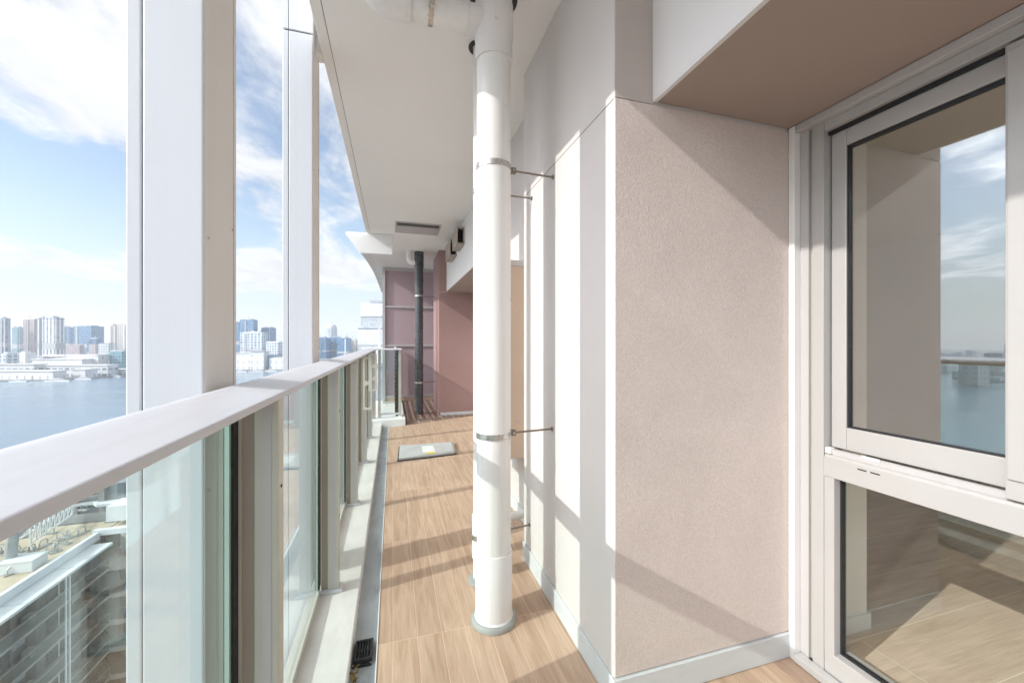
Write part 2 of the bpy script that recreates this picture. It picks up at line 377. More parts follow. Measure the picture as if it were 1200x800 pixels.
cp = [(-.323, -5), (2.2, -5), (2.2, 10.2), (-.36, 10.2), (-.36, 6.2), (-.323, 6.2)]
ceil = structure(MB().prism(cp, 2.9, 3.15).build('ceiling', M['ceiling']))
b = MB().prism([(-.378, 2.897), (-.3265, 2.897), (-.3265, 3.15), (-.378, 3.15)], -5, 6.2, 'Y')
b.build('edge_strip', M['ceiling_edge'], ceil, bevel=.003)
box(-.3265, -.323, -5, 6.2, 2.906, 3.14).build('edge_joint', M['dark_gap'], ceil)
out = [(-.36, 6.36), (-.36, 13.6), (-.372, 12.6), (-.40, 10.9), (-.43, 9.7), (-.47, 8.9), (-.515, 8.2), (-.558, 7.7), (-.62, 6.9), (-.66, 6.36)]
MB().prism(out, 2.898, 2.93).build('flared_eave', M['ceiling_edge'], ceil)
structure(box(-.36, 2.2, 10.2, 13.6, 2.9, 3.15).build('ceiling_beyond', M['ceiling']))

# ------------------------------------------------------------------ walls of the balcony
t = thing('corner_wall', (1.16, 1.6, 0), 'pale pinkish wall block with a rough stucco end face and smooth long side, beside the window', 'wall')
box(WX, 1.66, 1.257, 2.283, 0, 2.905).build('wall_body', M['wall'], t, bevel=.004)
o = box(WX + .0015, 1.572, 1.2525, 1.2575, .105, 2.166).build('stucco_face', M['stucco'], t); o['label'] = 'rough pinkish stucco end face'
box(WX + .0015, .915, 1.2535, 1.2575, 2.171, 2.9).build('upper_shade_band', M['upper'], t)
box(WX - .0005, WX + .01, 1.262, 2.28, 2.1665, 2.1695).build('joint_line', M['dark_gap'], t)
b = MB(); b.box(WX - .010, WX, 1.243, 2.283, .002, .10); b.build('skirting', M['skirt'], t, bevel=.003)
b = MB(); b.box(WX, 1.570, 1.243, 1.2575, .002, .10); b.build('skirting', M['skirt'], t, bevel=.003)

t = thing('recessed_wall', (1.2, 3, 0), 'pale wall set back behind the white rain pipe, above the tan cabinet', 'wall')
box(.902, 1.66, 2.284, 3.75, 0, 2.905).build('wall_body', M['wall'], t)
box(.893, .902, 2.284, 3.75, .002, .10).build('skirting', M['skirt'], t)

t = thing('far_bay_wall', (1.6, 5.4, 0), 'shaded wall of the recessed bay under the far white beam', 'wall')
box(1.575, 1.66, 3.75, 7.05, 0, 2.3).build('wall_body', M['wall'], t)
wf = box(1.56, 1.58, 4.2, 6.4, .15, 2.05).build('window_frame', M['sash'], t)
box(1.553, 1.561, 4.27, 6.33, .22, 1.98).build('pane', M['glass_win'], wf)

t = thing('ceiling_beam', (1.3, 5.4, 2.175), 'white dropped beam under the ceiling carrying two square vent hoods', 'beam')
box(.902, 1.70, 3.751, 7.048, 2.178, 2.905).build('beam_face', M['beam'], t, bevel=.004)
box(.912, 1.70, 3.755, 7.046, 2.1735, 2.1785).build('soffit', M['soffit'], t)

t = thing('ceiling_beam', (1.3, -1, 2.18), 'white dropped beam with a shade-darkened soffit over the window beside the stucco wall', 'beam')
box(.914, 1.70, -4.9, 1.2565, 2.184, 2.905).build('beam_face', M['beam'], t, bevel=.004)
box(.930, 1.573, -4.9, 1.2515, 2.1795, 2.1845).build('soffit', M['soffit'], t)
box(.914, .930, -4.9, 1.2515, 2.1775, 2.1845).build('drip_edge', M['beam'], t)

t = thing('pillar', (1.2, 7.5, 0), 'russet brown pillar at the far end of the balcony behind the dark rain pipe', 'pillar')
box(.77, 1.9, 7.05, 8.0, .006, 2.165).build('lower_panel', M['brown'], t, bevel=.003)
box(.77, 1.9, 7.05, 8.0, 2.172, 2.905).build('upper_panel', M['brown'], t, bevel=.003)
box(.774, 1.9, 7.054, 8.0, 2.164, 2.173).build('joint_line', M['trim'], t)
box(.80, 1.9, 7.040, 7.051, .006, .055).build('skirting', M['skirt'], t)

t = thing('end_wall', (.4, 9, 0), 'mauve panelled wall with pale battens closing the far end of the balcony', 'wall')
for z0, z1 in ((.13, 1.19), (1.23, 2.03), (2.07, 2.83)):
    box(-.16, 1.9, 9.0, 9.06, z0, z1).build('panel', M['mauve'], t)
for z0, z1 in ((.09, .13), (1.19, 1.23), (2.03, 2.07), (2.83, 2.90)):
    box(-.16, 1.9, 8.975, 9.05, z0, z1).build('batten', M['trim'], t)
box(-.215, -.16, 8.96, 9.06, -.3, 2.90).build('edge_post', M['trim'], t)
box(-.16, 1.9, 8.985, 9.06, 0.004, .09).build('base_strip', M['tan'], t)

t = thing('eave_fin', (-.3, 6.3, 2.6), 'white slanted fin hanging under the ceiling edge near the far end of the railing', 'beam')
MB().prism([(-.672, 2.885), (-.455, 2.60), (-.006, 2.605), (-.006, 2.898), (-.6, 2.898)], 6.24, 6.36, 'Y').build('fin_body', M['white'], t, bevel=.004)

# ------------------------------------------------------------------ facade columns outside the railing
def column(y, label):
    t = thing('facade_column', (-.48, y + .09, -4), label, 'column', 'white facade columns outside the railing')
    y1, y2, xa, xb, xs = y, y + .187, -.552, -.41, -.5245
    for nm, z0, z1 in (('lower_cladding', -4, 2.926), ('upper_cladding', 2.934, 5.2)):
        o = MB().box(xs + .003, xb, y1, y2, z0, z1).build(nm, M['column'], t, bevel=.003)
        MB().box(xa, xs, y1 + .001, y2 - .001, z0, z1).build('side_cover', M['column'], o, bevel=.003)
        box(xb - .001, xb + .0018, y1 + .004, y2 - .016, z0, z1).build('inner_shade_sheet', M['column_shade'], o)
        box(xb - .001, xb + .0035, y2 - .014, y2 - .0005, z0, z1).build('inner_lip', M['column_shade'], o)
        if z0 < 0:
            for zz in (.2, .95, 1.53, 2.21):
                for yy in (y1 + .022, y2 - .022):
                    MB().tube([(xb, yy, zz + (yy - y1) * .4), (xb + .004, yy, zz + (yy - y1) * .4)], .0035, 10).build('screw', M['steel'], o)
    box(xs - .02, xs + .02, y1 + .01, y2 - .01, -4, 5.2).build('joint_core', M['dark_gap'], t)
    box(xa + .01, xb - .006, y1 + .006, y2 - .006, 2.92, 2.94).build('seam_core', M['dark_gap'], t)
    b = MB(); b.box(xb - .002, -.379, y2 - .09, y2 - .005, 2.90, 2.99); b.build('fixing_bracket', M['white'], t, bevel=.004)
    return t
column(1.059, 'broad white metal column nearest the viewer, crossing behind the railing')
column(2.33, 'white metal column with a dark seam touching the ceiling edge')

# ------------------------------------------------------------------ glass railing
t = thing('balcony_railing', (-.3, 2, .045), 'long glass balcony railing with pale flat handrail and champagne metal posts', 'railing')
prof = [(-.25, 1.167), (-.25, 1.1785), (-.2503, 1.1797), (-.2516, 1.1806), (-.254, 1.1811), (-.345, 1.1945), (-.350, 1.1952)] + [(-.3605 + .0165 * math.sin(R(-q)), 1.1795 + .0165 * math.cos(R(q))) for q in range(0, 91, 15)] + [(-.377, 1.167)]
MB().prism(prof, -3.5, 6.66, 'Y').build('handrail', M['rail'], t, smooth=True)
PY = [-2.232, -1.132, -.032, 1.068, 2.165, 3.27, 4.37, 5.47, 6.57]
for y in PY:
    p = MB(); p.box(-.313, -.2605, y, y + .045, .050, 1.167); o = p.build('post', M['post'], t, bevel=.003)
    box(-.338, -.313, y + .006, y + .039, .050, 1.167).build('post_channel', M['post_dark'], o)
    box(-.3445, -.338, y + .001, y + .044, .050, 1.167).build('post_edge', M['post'], o)
    box(-.296, -.276, y - .0012, y, .07, 1.16).build('post_groove', M['trim'], o)
    b = MB(); b.prism([(-.352, .0455), (-.244, .0455), (-.244, .058), (-.252, .064), (-.345, .064), (-.352, .058)], y - .012, y + .057, 'Y'); b.build('post_foot', M['rail'], o, bevel=.002)
    for zz in (.42, .95): MB().tube([(-.2605, y + .02, zz), (-.2585, y + .02, zz)], .004, 10).build('screw', M['black'], o)
for a, c in zip(PY, PY[1:]):
    g = box(-.3605, -.3505, a + .052, c - .008, .075, 1.160).build('glass_panel', M['glass_rail'], t)
    box(-.3635, -.3475, a + .045, a + .054, .07, 1.165).build('gasket', M['gasket'], g)
    box(-.3665, -.3465, c - .022, c + .002, .07, 1.165).build('gasket', M['gasket'], g)
    box(-.3600, -.3510, c - .034, c - .023, .075, 1.165).build('glass_edge', M['glass_edge'], g)
    box(-.3665, -.3445, a + .05, c - .005, .050, .082).build('bottom_channel', M['post'], g, bevel=.002)
    box(-.3655, -.3455, a + .05, c - .005, 1.145, 1.168).build('top_channel', M['post_dark'], g)
def slot_plate(y, z0, z1, n):
    """metal plate with capsule-shaped cut-outs, standing inward from a post"""
    b = MB(); x0, x1 = -.300, -.200; yy = (y, y + .012)
    h = (z1 - z0) / n
    for i in range(n):
        za, zb = z0 + i * h, z0 + (i + 1) * h; cx = (x0 + x1) / 2; r = .028
        hole = arc(cx, zb - .018 - r, r, 0, 180, 10) + arc(cx, za + .018 + r, r, 180, 360, 10)
        outer = []
        for (px, pz) in hole:
            d = Vector((px - cx, pz - (za + zb) / 2)); s = min((.05) / abs(d.x) if abs(d.x) > 1e-6 else 1e9, (h / 2) / abs(d.y) if abs(d.y) > 1e-6 else 1e9)
            outer.append((cx + d.x * s, (za + zb) / 2 + d.y * s))
        m = len(hole)
        H = [[b.b.verts.new((p[0], q, p[1])) for p in hole] for q in yy]; O = [[b.b.verts.new((p[0], q, p[1])) for p in outer] for q in yy]
        for j in range(m):
            k2 = (j + 1) % m
            b.b.faces.new([H[0][j], H[0][k2], O[0][k2], O[0][j]]); b.b.faces.new([H[1][k2], H[1][j], O[1][j], O[1][k2]])
            b.b.faces.new([H[0][k2], H[0][j], H[1][j], H[1][k2]]); b.b.faces.new([O[0][j], O[0][k2], O[1][k2], O[1][j]])
    return b
slot_plate(4.34, .60, 1.14, 2).build('slotted_plate', M['plate'], t)
slot_plate(5.44, .66, 1.14, 3).build('slotted_plate', M['plate'], t)

t = thing('return_railing', (-.05, 6.6, .10), 'short glass railing turning the corner at the far end of the handrail', 'railing')
MB().prism([(6.565, 1.166), (6.565, 1.180), (6.60, 1.192), (6.68, 1.192), (6.685, 1.166)], -.25, .135, 'X').build('handrail', M['rail'], t)
for x in (-.225, .085):
    o = box(x, x + .04, 6.60, 6.645, .10, 1.166).build('post', M['post'], t, bevel=.003)
    box(x - .012, x + .052, 6.588, 6.657, .10, .115).build('post_foot', M['white'], o)
box(-.18, .075, 6.618, 6.628, .17, 1.16).build('glass_panel', M['glass_rail'], t)
box(-.19, .085, 6.61, 6.64, .135, .165).build('bottom_channel', M['rail'], t)

t = thing('louvre_fence', (.1, 7.8, .02), 'black slatted railing running along the tiled far end of the balcony', 'railing')
b = MB()
for i in range(15): b.box(.030, .047, 6.70, 8.94, .14 + i * .068, .172 + i * .068)
b.build('slat_panel', M['black'], t)
box(.020, .060, 6.69, 8.95, 1.155, 1.185).build('handrail', M['rail'], t)
for y in (6.66, 7.42, 8.18, 8.90):
    box(.047, .085, y, y + .04, -.02, 1.155).build('post', M['black'], t)

# ------------------------------------------------------------------ rain pipes
def ring(x, y, r, w, z0, z1): return MB().lathe(x, y, [(r, z0), (r + w, z0), (r + w, z1), (r, z1)], 40)
PX, PYY = .452, 1.81
t = thing('rain_pipe', (PX, PYY, 0), 'thick white rain pipe standing on a grey flange in the middle of the balcony', 'pipe')
MB().tube([(PX, PYY, .02), (PX, PYY, 2.93)], .079, 64).build('pipe', M['pvc'], t, smooth=True)
MB().lathe(PX, PYY, [(.078, .02), (.0855, .02), (.0855, .326), (.083, .33), (.078, .33)], 64).build('base_collar', M['pvc_new'], t, smooth=True)
MB().lathe(PX, PYY, [(.08, 0.001), (.105, 0.001), (.105, .014), (.101, .022), (.094, .026), (.080, .027)], 64).build('floor_flange', M['flange'], t, smooth=True)
MB().lathe(PX, PYY, [(.084, .024), (.0905, .024), (.0885, .031), (.0855, .034), (.084, .034)], 64).build('sealant_bead', M['pvc_new'], t, smooth=True)
fit = MB().lathe(PX, PYY, [(.078, 2.60), (.086, 2.60), (.0865, 2.608), (.0865, 2.69), (.090, 2.71), (.090, 2.86), (.0865, 2.875), (.0865, 2.905), (.078, 2.905)], 64).build('tee_fitting', M['pvc_new'], t, smooth=True)
MB().tube([(PX - .06, PYY, 2.775), (PX - .125, PYY, 2.775)], .066, 40).build('tee_socket', M['pvc_new'], fit, smooth=True)
fc = bpy.data.curves.new('letter', 'FONT'); fc.body = 'U'; fc.size = .022; fc.extrude = .0006
fo = bpy.data.objects.new('letter', fc); COL.objects.link(fo)
dg = bpy.context.evaluated_depsgraph_get(); fm = bpy.data.meshes.new_from_object(fo.evaluated_get(dg)); bpy.data.objects.remove(fo)
an = math.atan2(-PYY, -PX) 
lo = bpy.data.objects.new('embossed_letter', fm); COL.objects.link(lo); lo.parent = fit
fm.materials.append(M['trim'])
lo.location = (.0905 * math.cos(an + .06), .0905 * math.sin(an + .06), 2.735); lo.rotation_euler = (R(90), 0, an + R(90) + .06)
path = [(PX - .11, PYY, 2.775), (.06, PYY, 2.775)]
br = MB().tube(path, .055, 40).build('branch_pipe', M['pvc'], t, smooth=True)
el = [(.075, PYY, 2.775), (.0, PYY, 2.775)] + [(-.0 - .09 * math.sin(R(a)), PYY, 2.865 - .09 * math.cos(R(a))) for a in range(10, 91, 10)] + [(-.09, PYY, 2.93)]
MB().tube(el, .062, 40).build('elbow', M['pvc_new'], br, smooth=True)
MB().tube([(.075, PYY, 2.775), (.058, PYY, 2.775)], .0655, 40).build('elbow_rim', M['pvc_new'], br, smooth=True)
hg = MB(); hg.tube([(.150, PYY, 2.775), (.172, PYY, 2.775)], .0575, 40); hg.build('hanger_band', M['steel'], br, smooth=True)
box(.148, .174, PYY - .075, PYY - .056, 2.742, 2.80).build('hanger_bolt', M['steel'], br, bevel=.002)
box(.154, .168, PYY - .004, PYY + .004, 2.83, 2.90).build('hanger_rod', M['steel'], br)
ring(PX, PYY, .085, .026, 2.893, 2.8995).build('ceiling_gap', M['gasket'], t)
def clamp(root, x, y, r, z, xw, yw):
    c = ring(x, y, r, .0035, z - .013, z + .013).build('clamp_band', M['steel'], root, smooth=True)
    box(x + r - .002, x + r + .028, y - .010, y + .010, z - .014, z + .014).build('clamp_lug', M['rod'], c, bevel=.002)
    MB().tube([(x + r + .016, y - .014, z), (x + r + .016, y + .014, z)], .006, 10).build('bolt', M['steel'], c)
    MB().tube([(x + r + .024, y, z), (xw, yw, z)], .0048, 12).build('tie_rod', M['rod'], c)
    MB().tube([(xw - .006, yw, z), (xw, yw, z)], .011, 16).build('wall_rosette', M['rod'], c)
clamp(t, PX, PYY, .079, 2.108, WX, 1.822)
clamp(t, PX, PYY, .079, .868, WX, 1.832)

QX, QY = .455, 2.13
t = thing('rain_pipe', (QX, QY, 0), 'thin white drain pipe half hidden behind the thick white rain pipe', 'pipe')
MB().tube([(QX, QY, .01), (QX, QY, 2.93)], .037, 40).build('pipe', M['pvc'], t, smooth=True)
MB().lathe(QX, QY, [(.036, .13), (.0435, .13), (.0435, .36), (.036, .36)], 40).build('coupling', M['pvc_new'], t, smooth=True)
MB().lathe(QX, QY, [(.037, .001), (.066, .001), (.064, .016), (.052, .022), (.037, .022)], 40).build('floor_flange', M['flange'], t, smooth=True)
ring(QX, QY, .04, .022, 2.893, 2.8995).build('ceiling_gap', M['gasket'], t)
clamp(t, QX, QY, .0372, 2.112, WX, 2.135)
clamp(t, QX, QY, .0440, .245, WX, 2.17)
st = MB().tube([(QX + .02, QY + .02, .20), (.57, 2.36, .195), (.62, 2.40, .195), (.89, 2.43, .20)], .027, 28).build('side_stub', M['pvc'], t, smooth=True)

BX, BY = .446, 7.3
t = thing('rain_pipe', (BX, BY, 0), 'dark grey rain pipe in front of the mauve end wall', 'pipe')
MB().tube([(BX, BY, .005), (BX, BY, 2.9)], .074, 40).build('pipe', M['pvc_black'], t, smooth=True)
MB().lathe(BX, BY, [(.073, 2.62), (.082, 2.62), (.082, 2.895), (.073, 2.895)], 40).build('top_fitting', M['pvc_black'], t, smooth=True)
MB().tube([(BX - .07, BY, 2.70), (BX - .10, BY, 2.70), (BX - .14, BY, 2.715), (BX - .165, BY, 2.75), (BX - .17, BY, 2.80), (BX - .17, BY, 2.9)], .055, 28).build('elbow', M['pvc'], t, smooth=True)
for z in (2.11, .568):
    c = ring(BX, BY, .074, .004, z - .014, z + .014).build('clamp_band', M['steel'], t, smooth=True)
    MB().tube([(BX + .076, BY, z), (.77, BY + .15, z)], .006, 10).build('tie_rod', M['rod'], c)

# ------------------------------------------------------------------ things on the ceiling and walls
t = thing('ceiling_vent', (.33, 5.78, 2.88), 'flat grey access panel with a dark slot set in the ceiling', 'vent')
b = MB(); b.box(.03, .64, 5.51, 5.53, 2.886, 2.902); b.box(.03, .64, 6.03, 6.05, 2.886, 2.902); b.box(.03, .05, 5.53, 6.03, 2.886, 2.902); b.box(.62, .64, 5.53, 6.03, 2.886, 2.902)
b.build('frame', M['trim'], t)
box(.05, .62, 5.53, 5.69, 2.896, 2.903).build('slot', M['dark_gap'], t)
box(.05, .62, 5.69, 6.03, 2.889, 2.902).build('panel', M['trim'], t)
for (y0, y1, z0, z1, lab) in ((5.20, 5.62, 2.575, 2.80, 'nearer square metal vent hood on the white dropped beam'), (5.86, 6.36, 2.56, 2.80, 'farther square metal vent hood on the white dropped beam')):
    t = thing('vent_hood', (.85, (y0 + y1) / 2, z0), lab, 'vent', 'square vent hoods on the beam')
    b = MB(); b.box(.800, .815, y0, y1, z0, z1); b.box(.887, .902, y0, y1, z0, z1); b.box(.815, .887, y0, y1, z1 - .02, z1); b.box(.815, .887, y0, y1, z0, z0 + .02); b.box(.815, .887, y1 - .02, y1, z0 + .02, z1 - .02)
    b.build('hood', M['hood'], t, bevel=.003)
    box(.843, .859, y0 + .05, y0 + .30, z0 + .02, z1 - .02).build('louvre', M['black'], t)
    box(.815, .887, y1 - .06, y1 - .021, z0 + .02, z1 - .02).build('mesh_back', M['dark_gap'], t)
t = thing('wall_cabinet', (.76, 2.8, .48), 'tan equipment cabinet fixed high on the recessed wall behind the white pipe', 'cabinet')
box(.60, .901, 2.62, 2.95, .496, 1.86).build('cabinet_body', M['tan'], t, bevel=.004)
box(.60, .901, 2.614, 2.621, 1.82, 1.855).build('top_strip', M['trim'], t)
for z in (.75, 1.55): MB().tube([(.825, 2.612, z), (.825, 2.622, z)], .007, 12).build('screw', M['steel'], t)
o = box(1.0, 1.06, 4.55, 4.63, 2.04, 2.174).build('soffit_fitting', M['white'], bevel=.006); tag(o, 'small white fitting under the soffit of the far dropped beam', 'fitting')

# ------------------------------------------------------------------ floor hatch, drain, leaves
t = thing('floor_hatch', (.38, 4.78, 0), 'grey steel escape hatch lid lying in the wood floor', 'hatch')
MB().prism([(.06, 4.50), (.682, 4.58), (.715, 5.06), (.080, 5.08)], .003, .028).build('lid', M['hatch'], t, bevel=.005)
MB().prism([(.045, 4.485), (.70, 4.565), (.735, 5.075), (.070, 5.095)], .0005, .010).build('rim', M['black'], t)
box(.33, .47, 4.66, 4.95, .0285, .0298).build('label_sheet', M['sticker'], t)
box(.36, .46, 4.60, 4.66, .0285, .0298).build('warning_strip', M['sticker_y'], t)
MB().prism([(.675, 4.57), (.70, 4.57), (.733, 5.07), (.706, 5.07)], .010, .034).build('hinge', M['post_dark'], t)

t = thing('floor_drain', (-.122, 1.78, -.016), 'black square drain grate sitting in the grey gutter', 'drain')
b = MB(); b.box(-.158, -.084, 1.715, 1.85, -.0155, -.006); b.build('base_plate', M['black'], t, bevel=.002)
b = MB()
for i in range(6): b.box(-.150 + i * .0115, -.144 + i * .0115, 1.735, 1.83, -.004, .008)
b.box(-.153, -.081, 1.725, 1.735, -.006, .010); b.box(-.153, -.081, 1.83, 1.84, -.006, .010)
b.box(-.153, -.148, 1.735, 1.83, -.006, .010); b.box(-.087, -.081, 1.735, 1.83, -.006, .010); b.box(-.148, -.087, 1.778, 1.786, -.004, .0075)
b.build('grate', M['black'], t, bevel=.0015)
for x, y in ((-.154, 1.719), (-.088, 1.719), (-.154, 1.846), (-.088, 1.846)):
    MB().tube([(x, y, -.006), (x, y, -.003)], .0028, 8).build('screw', M['steel'], t)
b = MB(); rl = random.Random(3)
for i in range(16):
    x, y, z = -.147 + rl.uniform(-.009, .014), 1.665 + rl.uniform(-.03, .035), -.012 + rl.uniform(0, .022)
    a = rl.uniform(0, 6.3); s = rl.uniform(.007, .014); tl = rl.uniform(-.8, .8)
    ux = Vector((math.cos(a), math.sin(a), tl * .5)).normalized() * s; vy = Vector((-math.sin(a), math.cos(a), rl.uniform(-.6, .6))).normalized() * s * .45
    c = Vector((x, y, z)); q = [c - ux, c - ux * .3 + vy, c + ux, c - ux * .3 - vy]
    vs = [b.b.verts.new(p) for p in q]; top = [b.b.verts.new(p + Vector((0, 0, .0012))) for p in q]
    b.b.faces.new(vs[::-1]); b.b.faces.new(top)
    for j in range(4): b.b.faces.new([vs[j], vs[(j + 1) % 4], top[(j + 1) % 4], top[j]])
o = b.build('leaf_litter', M['leaf']); tag(o, 'small heap of dry leaves caught in the gutter beside the drain', 'leaves', kind='stuff')

# ------------------------------------------------------------------ window beside the stucco wall, room behind it
t = thing('window', (1.61, .3, 0), 'tall silver framed sliding window over a low fixed pane, beside the stucco wall', 'window')
YE = -2.55
o = MB(); o.prism([(1.225, 0.0), (1.2505, 0.0), (1.2505, 2.1775), (1.225, 2.1775)], 1.566, 1.60, 'X'); o = o.build('jamb_trim', M['sash_white'], t, bevel=.003)
box(1.560, 1.60, YE, 1.2245, .002, .030).build('sill_trim', M['sash_white'], t, bevel=.003)
box(1.570, 1.602, YE, 1.2245, 2.148, 2.1775).build('head_trim', M['trim'], t, bevel=.002)
jf = box(1.598, 1.66, 1.190, 1.2245, .03, 2.148).build('jamb_frame', M['trim'], t)
box(1.612, 1.66, 1.174, 1.1895, .03, 2.148).build('jamb_groove', M['post'], jf)
box(1.596, 1.66, 1.131, 1.1735, .03, 2.148).build('inner_jamb', M['sash'], jf, bevel=.002)
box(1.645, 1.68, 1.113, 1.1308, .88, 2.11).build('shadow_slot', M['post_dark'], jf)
box(1.600, 1.68, YE, 1.1308, 2.112, 2.1478).build('head_frame', M['sash'], t, bevel=.002)
box(1.62, 1.69, YE, 1.13, 2.098, 2.1118).build('head_gap', M['gasket'], t)
# transom with its sliding track
tr = box(1.596, 1.70, YE, 1.1308, .783, .858).build('transom', M['sash'], t, bevel=.002)
MB().prism([(1.596, .8582), (1.70, .8582), (1.70, .866), (1.625, .874), (1.60, .866)], YE, 1.128, 'Y').build('track_slope', M['sash'], tr)
for x in (1.612, 1.626): box(x, x + .003, YE, 1.118, .866, .887).build('track_rail', M['trim'], tr)
box(1.600, 1.622, 1.108, 1.128, .872, .893).build('track_stop', M['sash_white'], tr)
for y in (.985, .945): box(1.5945, 1.597, y, y + .028, .842, .846).build('drain_slot', M['gasket'], tr)
box(1.6095, 1.612, .955, 1.01, .882, .892).build('roller_clip', M['sash_white'], tr)
# upper sliding sash
def sash(y0, y1, x0, x1, z0, z1, st, rl_, parent):
    s_ = box(x0, x1, y1 - st, y1, z0, z1).build('sash_stile', M['sash'], parent, bevel=.0025)
    box(x0, x1, y0, y0 + st, z0, z1).build('sash_stile', M['sash'], parent, bevel=.0025)
    box(x0 + .0005, x1 - .0005, y0 + st + .0003, y1 - st - .0003, z0, z0 + rl_).build('sash_rail', M['sash'], parent, bevel=.0025)
    box(x0 + .0005, x1 - .0005, y0 + st + .0003, y1 - st - .0003, z1 - rl_ * .75, z1).build('sash_rail', M['sash'], parent, bevel=.0025)
    g0, g1, h0, h1 = y0 + st, y1 - st, z0 + rl_, z1 - rl_ * .75
    b = MB(); b.box(x0 + .006, x1 - .006, g1 - .006, g1 - .0002, h0, h1); b.box(x0 + .006, x1 - .006, g0 + .0002, g0 + .006, h0, h1); b.box(x0 + .006, x1 - .006, g0 + .006, g1 - .006, h1 - .010, h1 - .0003); b.box(x0 + .006, x1 - .006, g0 + .006, g1 - .006, h0 + .0003, h0 + .005)
    b.build('glazing_seal', M['gasket'], parent)
    box((x0 + x1) / 2, (x0 + x1) / 2 + .004, g0 + .006, g1 - .006, h0 + .005, h1 - .010).build('glass_pane', M['glass_win'], parent)
sash(.30, 1.1265, 1.632, 1.664, .893, 2.099, .052, .083, t)
sash(-.90, .652, 1.590, 1.622, .875, 2.099, .052, .083, t)
box(1.582, 1.5898, .612, .645, .93, 2.08).build('meeting_cover', M['sash'], t, bevel=.002)
# lower fixed pane
box(1.600, 1.68, YE, 1.1308, .030, .112).build('bottom_frame', M['sash'], t, bevel=.002)
box(1.598, 1.664, 1.094, 1.1306, .1125, .7825).build('side_frame', M['sash'], t, bevel=.002)
b = MB(); b.box(1.630, 1.650, 1.0875, 1.0938, .1125, .7825); b.box(1.630, 1.650, YE, 1.0875, .777, .7826); b.box(1.630, 1.650, YE, 1.0875, .1122, .118)
b.build('glazing_seal', M['gasket'], t)
box(1.638, 1.642, YE, 1.088, .118, .778).build('glass_pane', M['glass_low'], t)

structure(box(1.665, 5.0, -2.6, 4.4, -.02, .035).build('room_floor', M['roomfloor']))
structure(box(1.70, 5.2, -2.7, 4.5, 2.32, 2.42).build('room_ceiling', M['roomwall']))
t = thing('room_wall', (2, 1.3, .035), 'pale jamb wall inside the room just behind the window frame', 'wall')
box(1.682, 2.01, 1.240, 1.42, .035, 2.32).build('wall_body', M['roomret'], t)
box(1.682, 2.022, 1.228, 1.2398, .0352, .105).build('baseboard', M['white'], t, bevel=.003)
box(2.0103, 2.022, 1.24, 1.42, .0352, .105).build('baseboard', M['white'], t, bevel=.003)
t = thing('room_wall', (4, 1, .035), 'dim far walls of the room seen through the window glass', 'wall')
box(5.0, 5.1, -2.7, 4.5, .0, 2.4).build('back_wall', M['roomwall'], t)
box(1.66, 5.0, 4.4, 4.5, .0, 2.4).build('side_wall', M['roomwall'], t)
box(1.66, 5.0, -2.7, -2.6, .0, 2.4).build('side_wall', M['roomwall'], t)
box(1.575, 1.70, -4.9, YE - .001, 0, 2.3).build('front_wall', M['wall'], t)
box(1.665, 1.70, 1.43, 4.4, 0, 2.32).build('front_wall', M['roomwall'], t)

# ------------------------------------------------------------------ lower neighbouring building seen through the railing glass
M['nb_roof'] = paint('roof screed', (.50, .42, .31), .9, 0, .22, .5, .3, 3)
M['nb_wall'] = paint('neighbour concrete', (.17, .17, .165), .8, 0, .10, .4)
M['nb_white'] = paint('neighbour white coping', (.70, .72, .74), .6, 0, .06, .6)
M['nb_dark'] = paint('neighbour dark glazing', (.025, .025, .028), .3, 0, .3, .7)
M['nb_panel'] = paint('neighbour pale panel', (.30, .295, .28), .7, 0, .08, .6)
M['nb_glass'] = glass('neighbour balcony glass', (.80, .85, .85), .03, 1.5)
M['nb_pink'] = paint('neighbour rounded wall', (.50, .45, .41), .75, 0, .08, .5)
M['galv'] = paint('galvanised steel', (.42, .44, .45), .45, .5, .15, 2)
M['nb_line'] = paint('neighbour rail', (.33, .34, .34), .5)
t = thing('apartment_building', (-40, 35, -91.5), 'lower apartment block with a sandy flat roof, seen through the railing glass', 'building')
X0, X1, YA, YB, ZR = -62, -31.4, 4, 56, -20.0
box(X0, X1, YA, YB, -91.5, ZR - .7).build('wall', M['nb_wall'], t)
box(X0 + .3, X1 - .3, YA + .3, YB + 4, ZR - .69, ZR - .35).build('roof', M['nb_roof'], t)
box(X1 - .28, X1 + .1, YA, YB - .3, ZR - .7, ZR + .12).build('parapet', M['nb_white'], t)
for i in range(9):
    y = YA + i * 5.7
    box(X1 + .1, X1 + 1.9, y, min(y + 5.62, YB - 1.5), ZR - .95, ZR - .72).build('coping', M['nb_white'], t)
for fl in range(9):
    z = ZR - 3.7 - fl * 3.0
    box(X1, X1 + 1.6, YA, YB - 1.5, z, z + .22).build('balcony_slab', M['nb_panel'], t)
    g = box(X1 + 1.52, X1 + 1.56, YA, YB - 1.5, z + .24, z + 1.25).build('balcony_glass', M['nb_glass'], t)
    box(X1 + 1.49, X1 + 1.59, YA, YB - 1.5, z + 1.25, z + 1.29).build('rail', M['nb_line'], g)
    for j in range(7):
        y = 9 + j * 6.6
        w = box(X1 + .002, X1 + .05, y, y + 2.9, z + .24, z + 2.35).build('window', M['nb_dark'], t)
        box(X1 + .05, X1 + .09, y + 1.4, y + 1.5, z + .24, z + 2.35).build('mullion', M['nb_white'], w)
        box(X1 + .002, X1 + .7, y + 4.55, y + 4.62, z + .24, z + 2.3).build('partition', M['nb_wall'], t)
        box(X1 + .002, X1 + .06, y + 3.1, y + 4.3, z + 1.3, z + 2.3).build('vent_louvre', M['nb_line'], t)
        box(X1 + .4, X1 + 1.0, y + 3.4, y + 4.2, z + .24, z + .95).build('air_conditioner', M['nb_panel'], t)
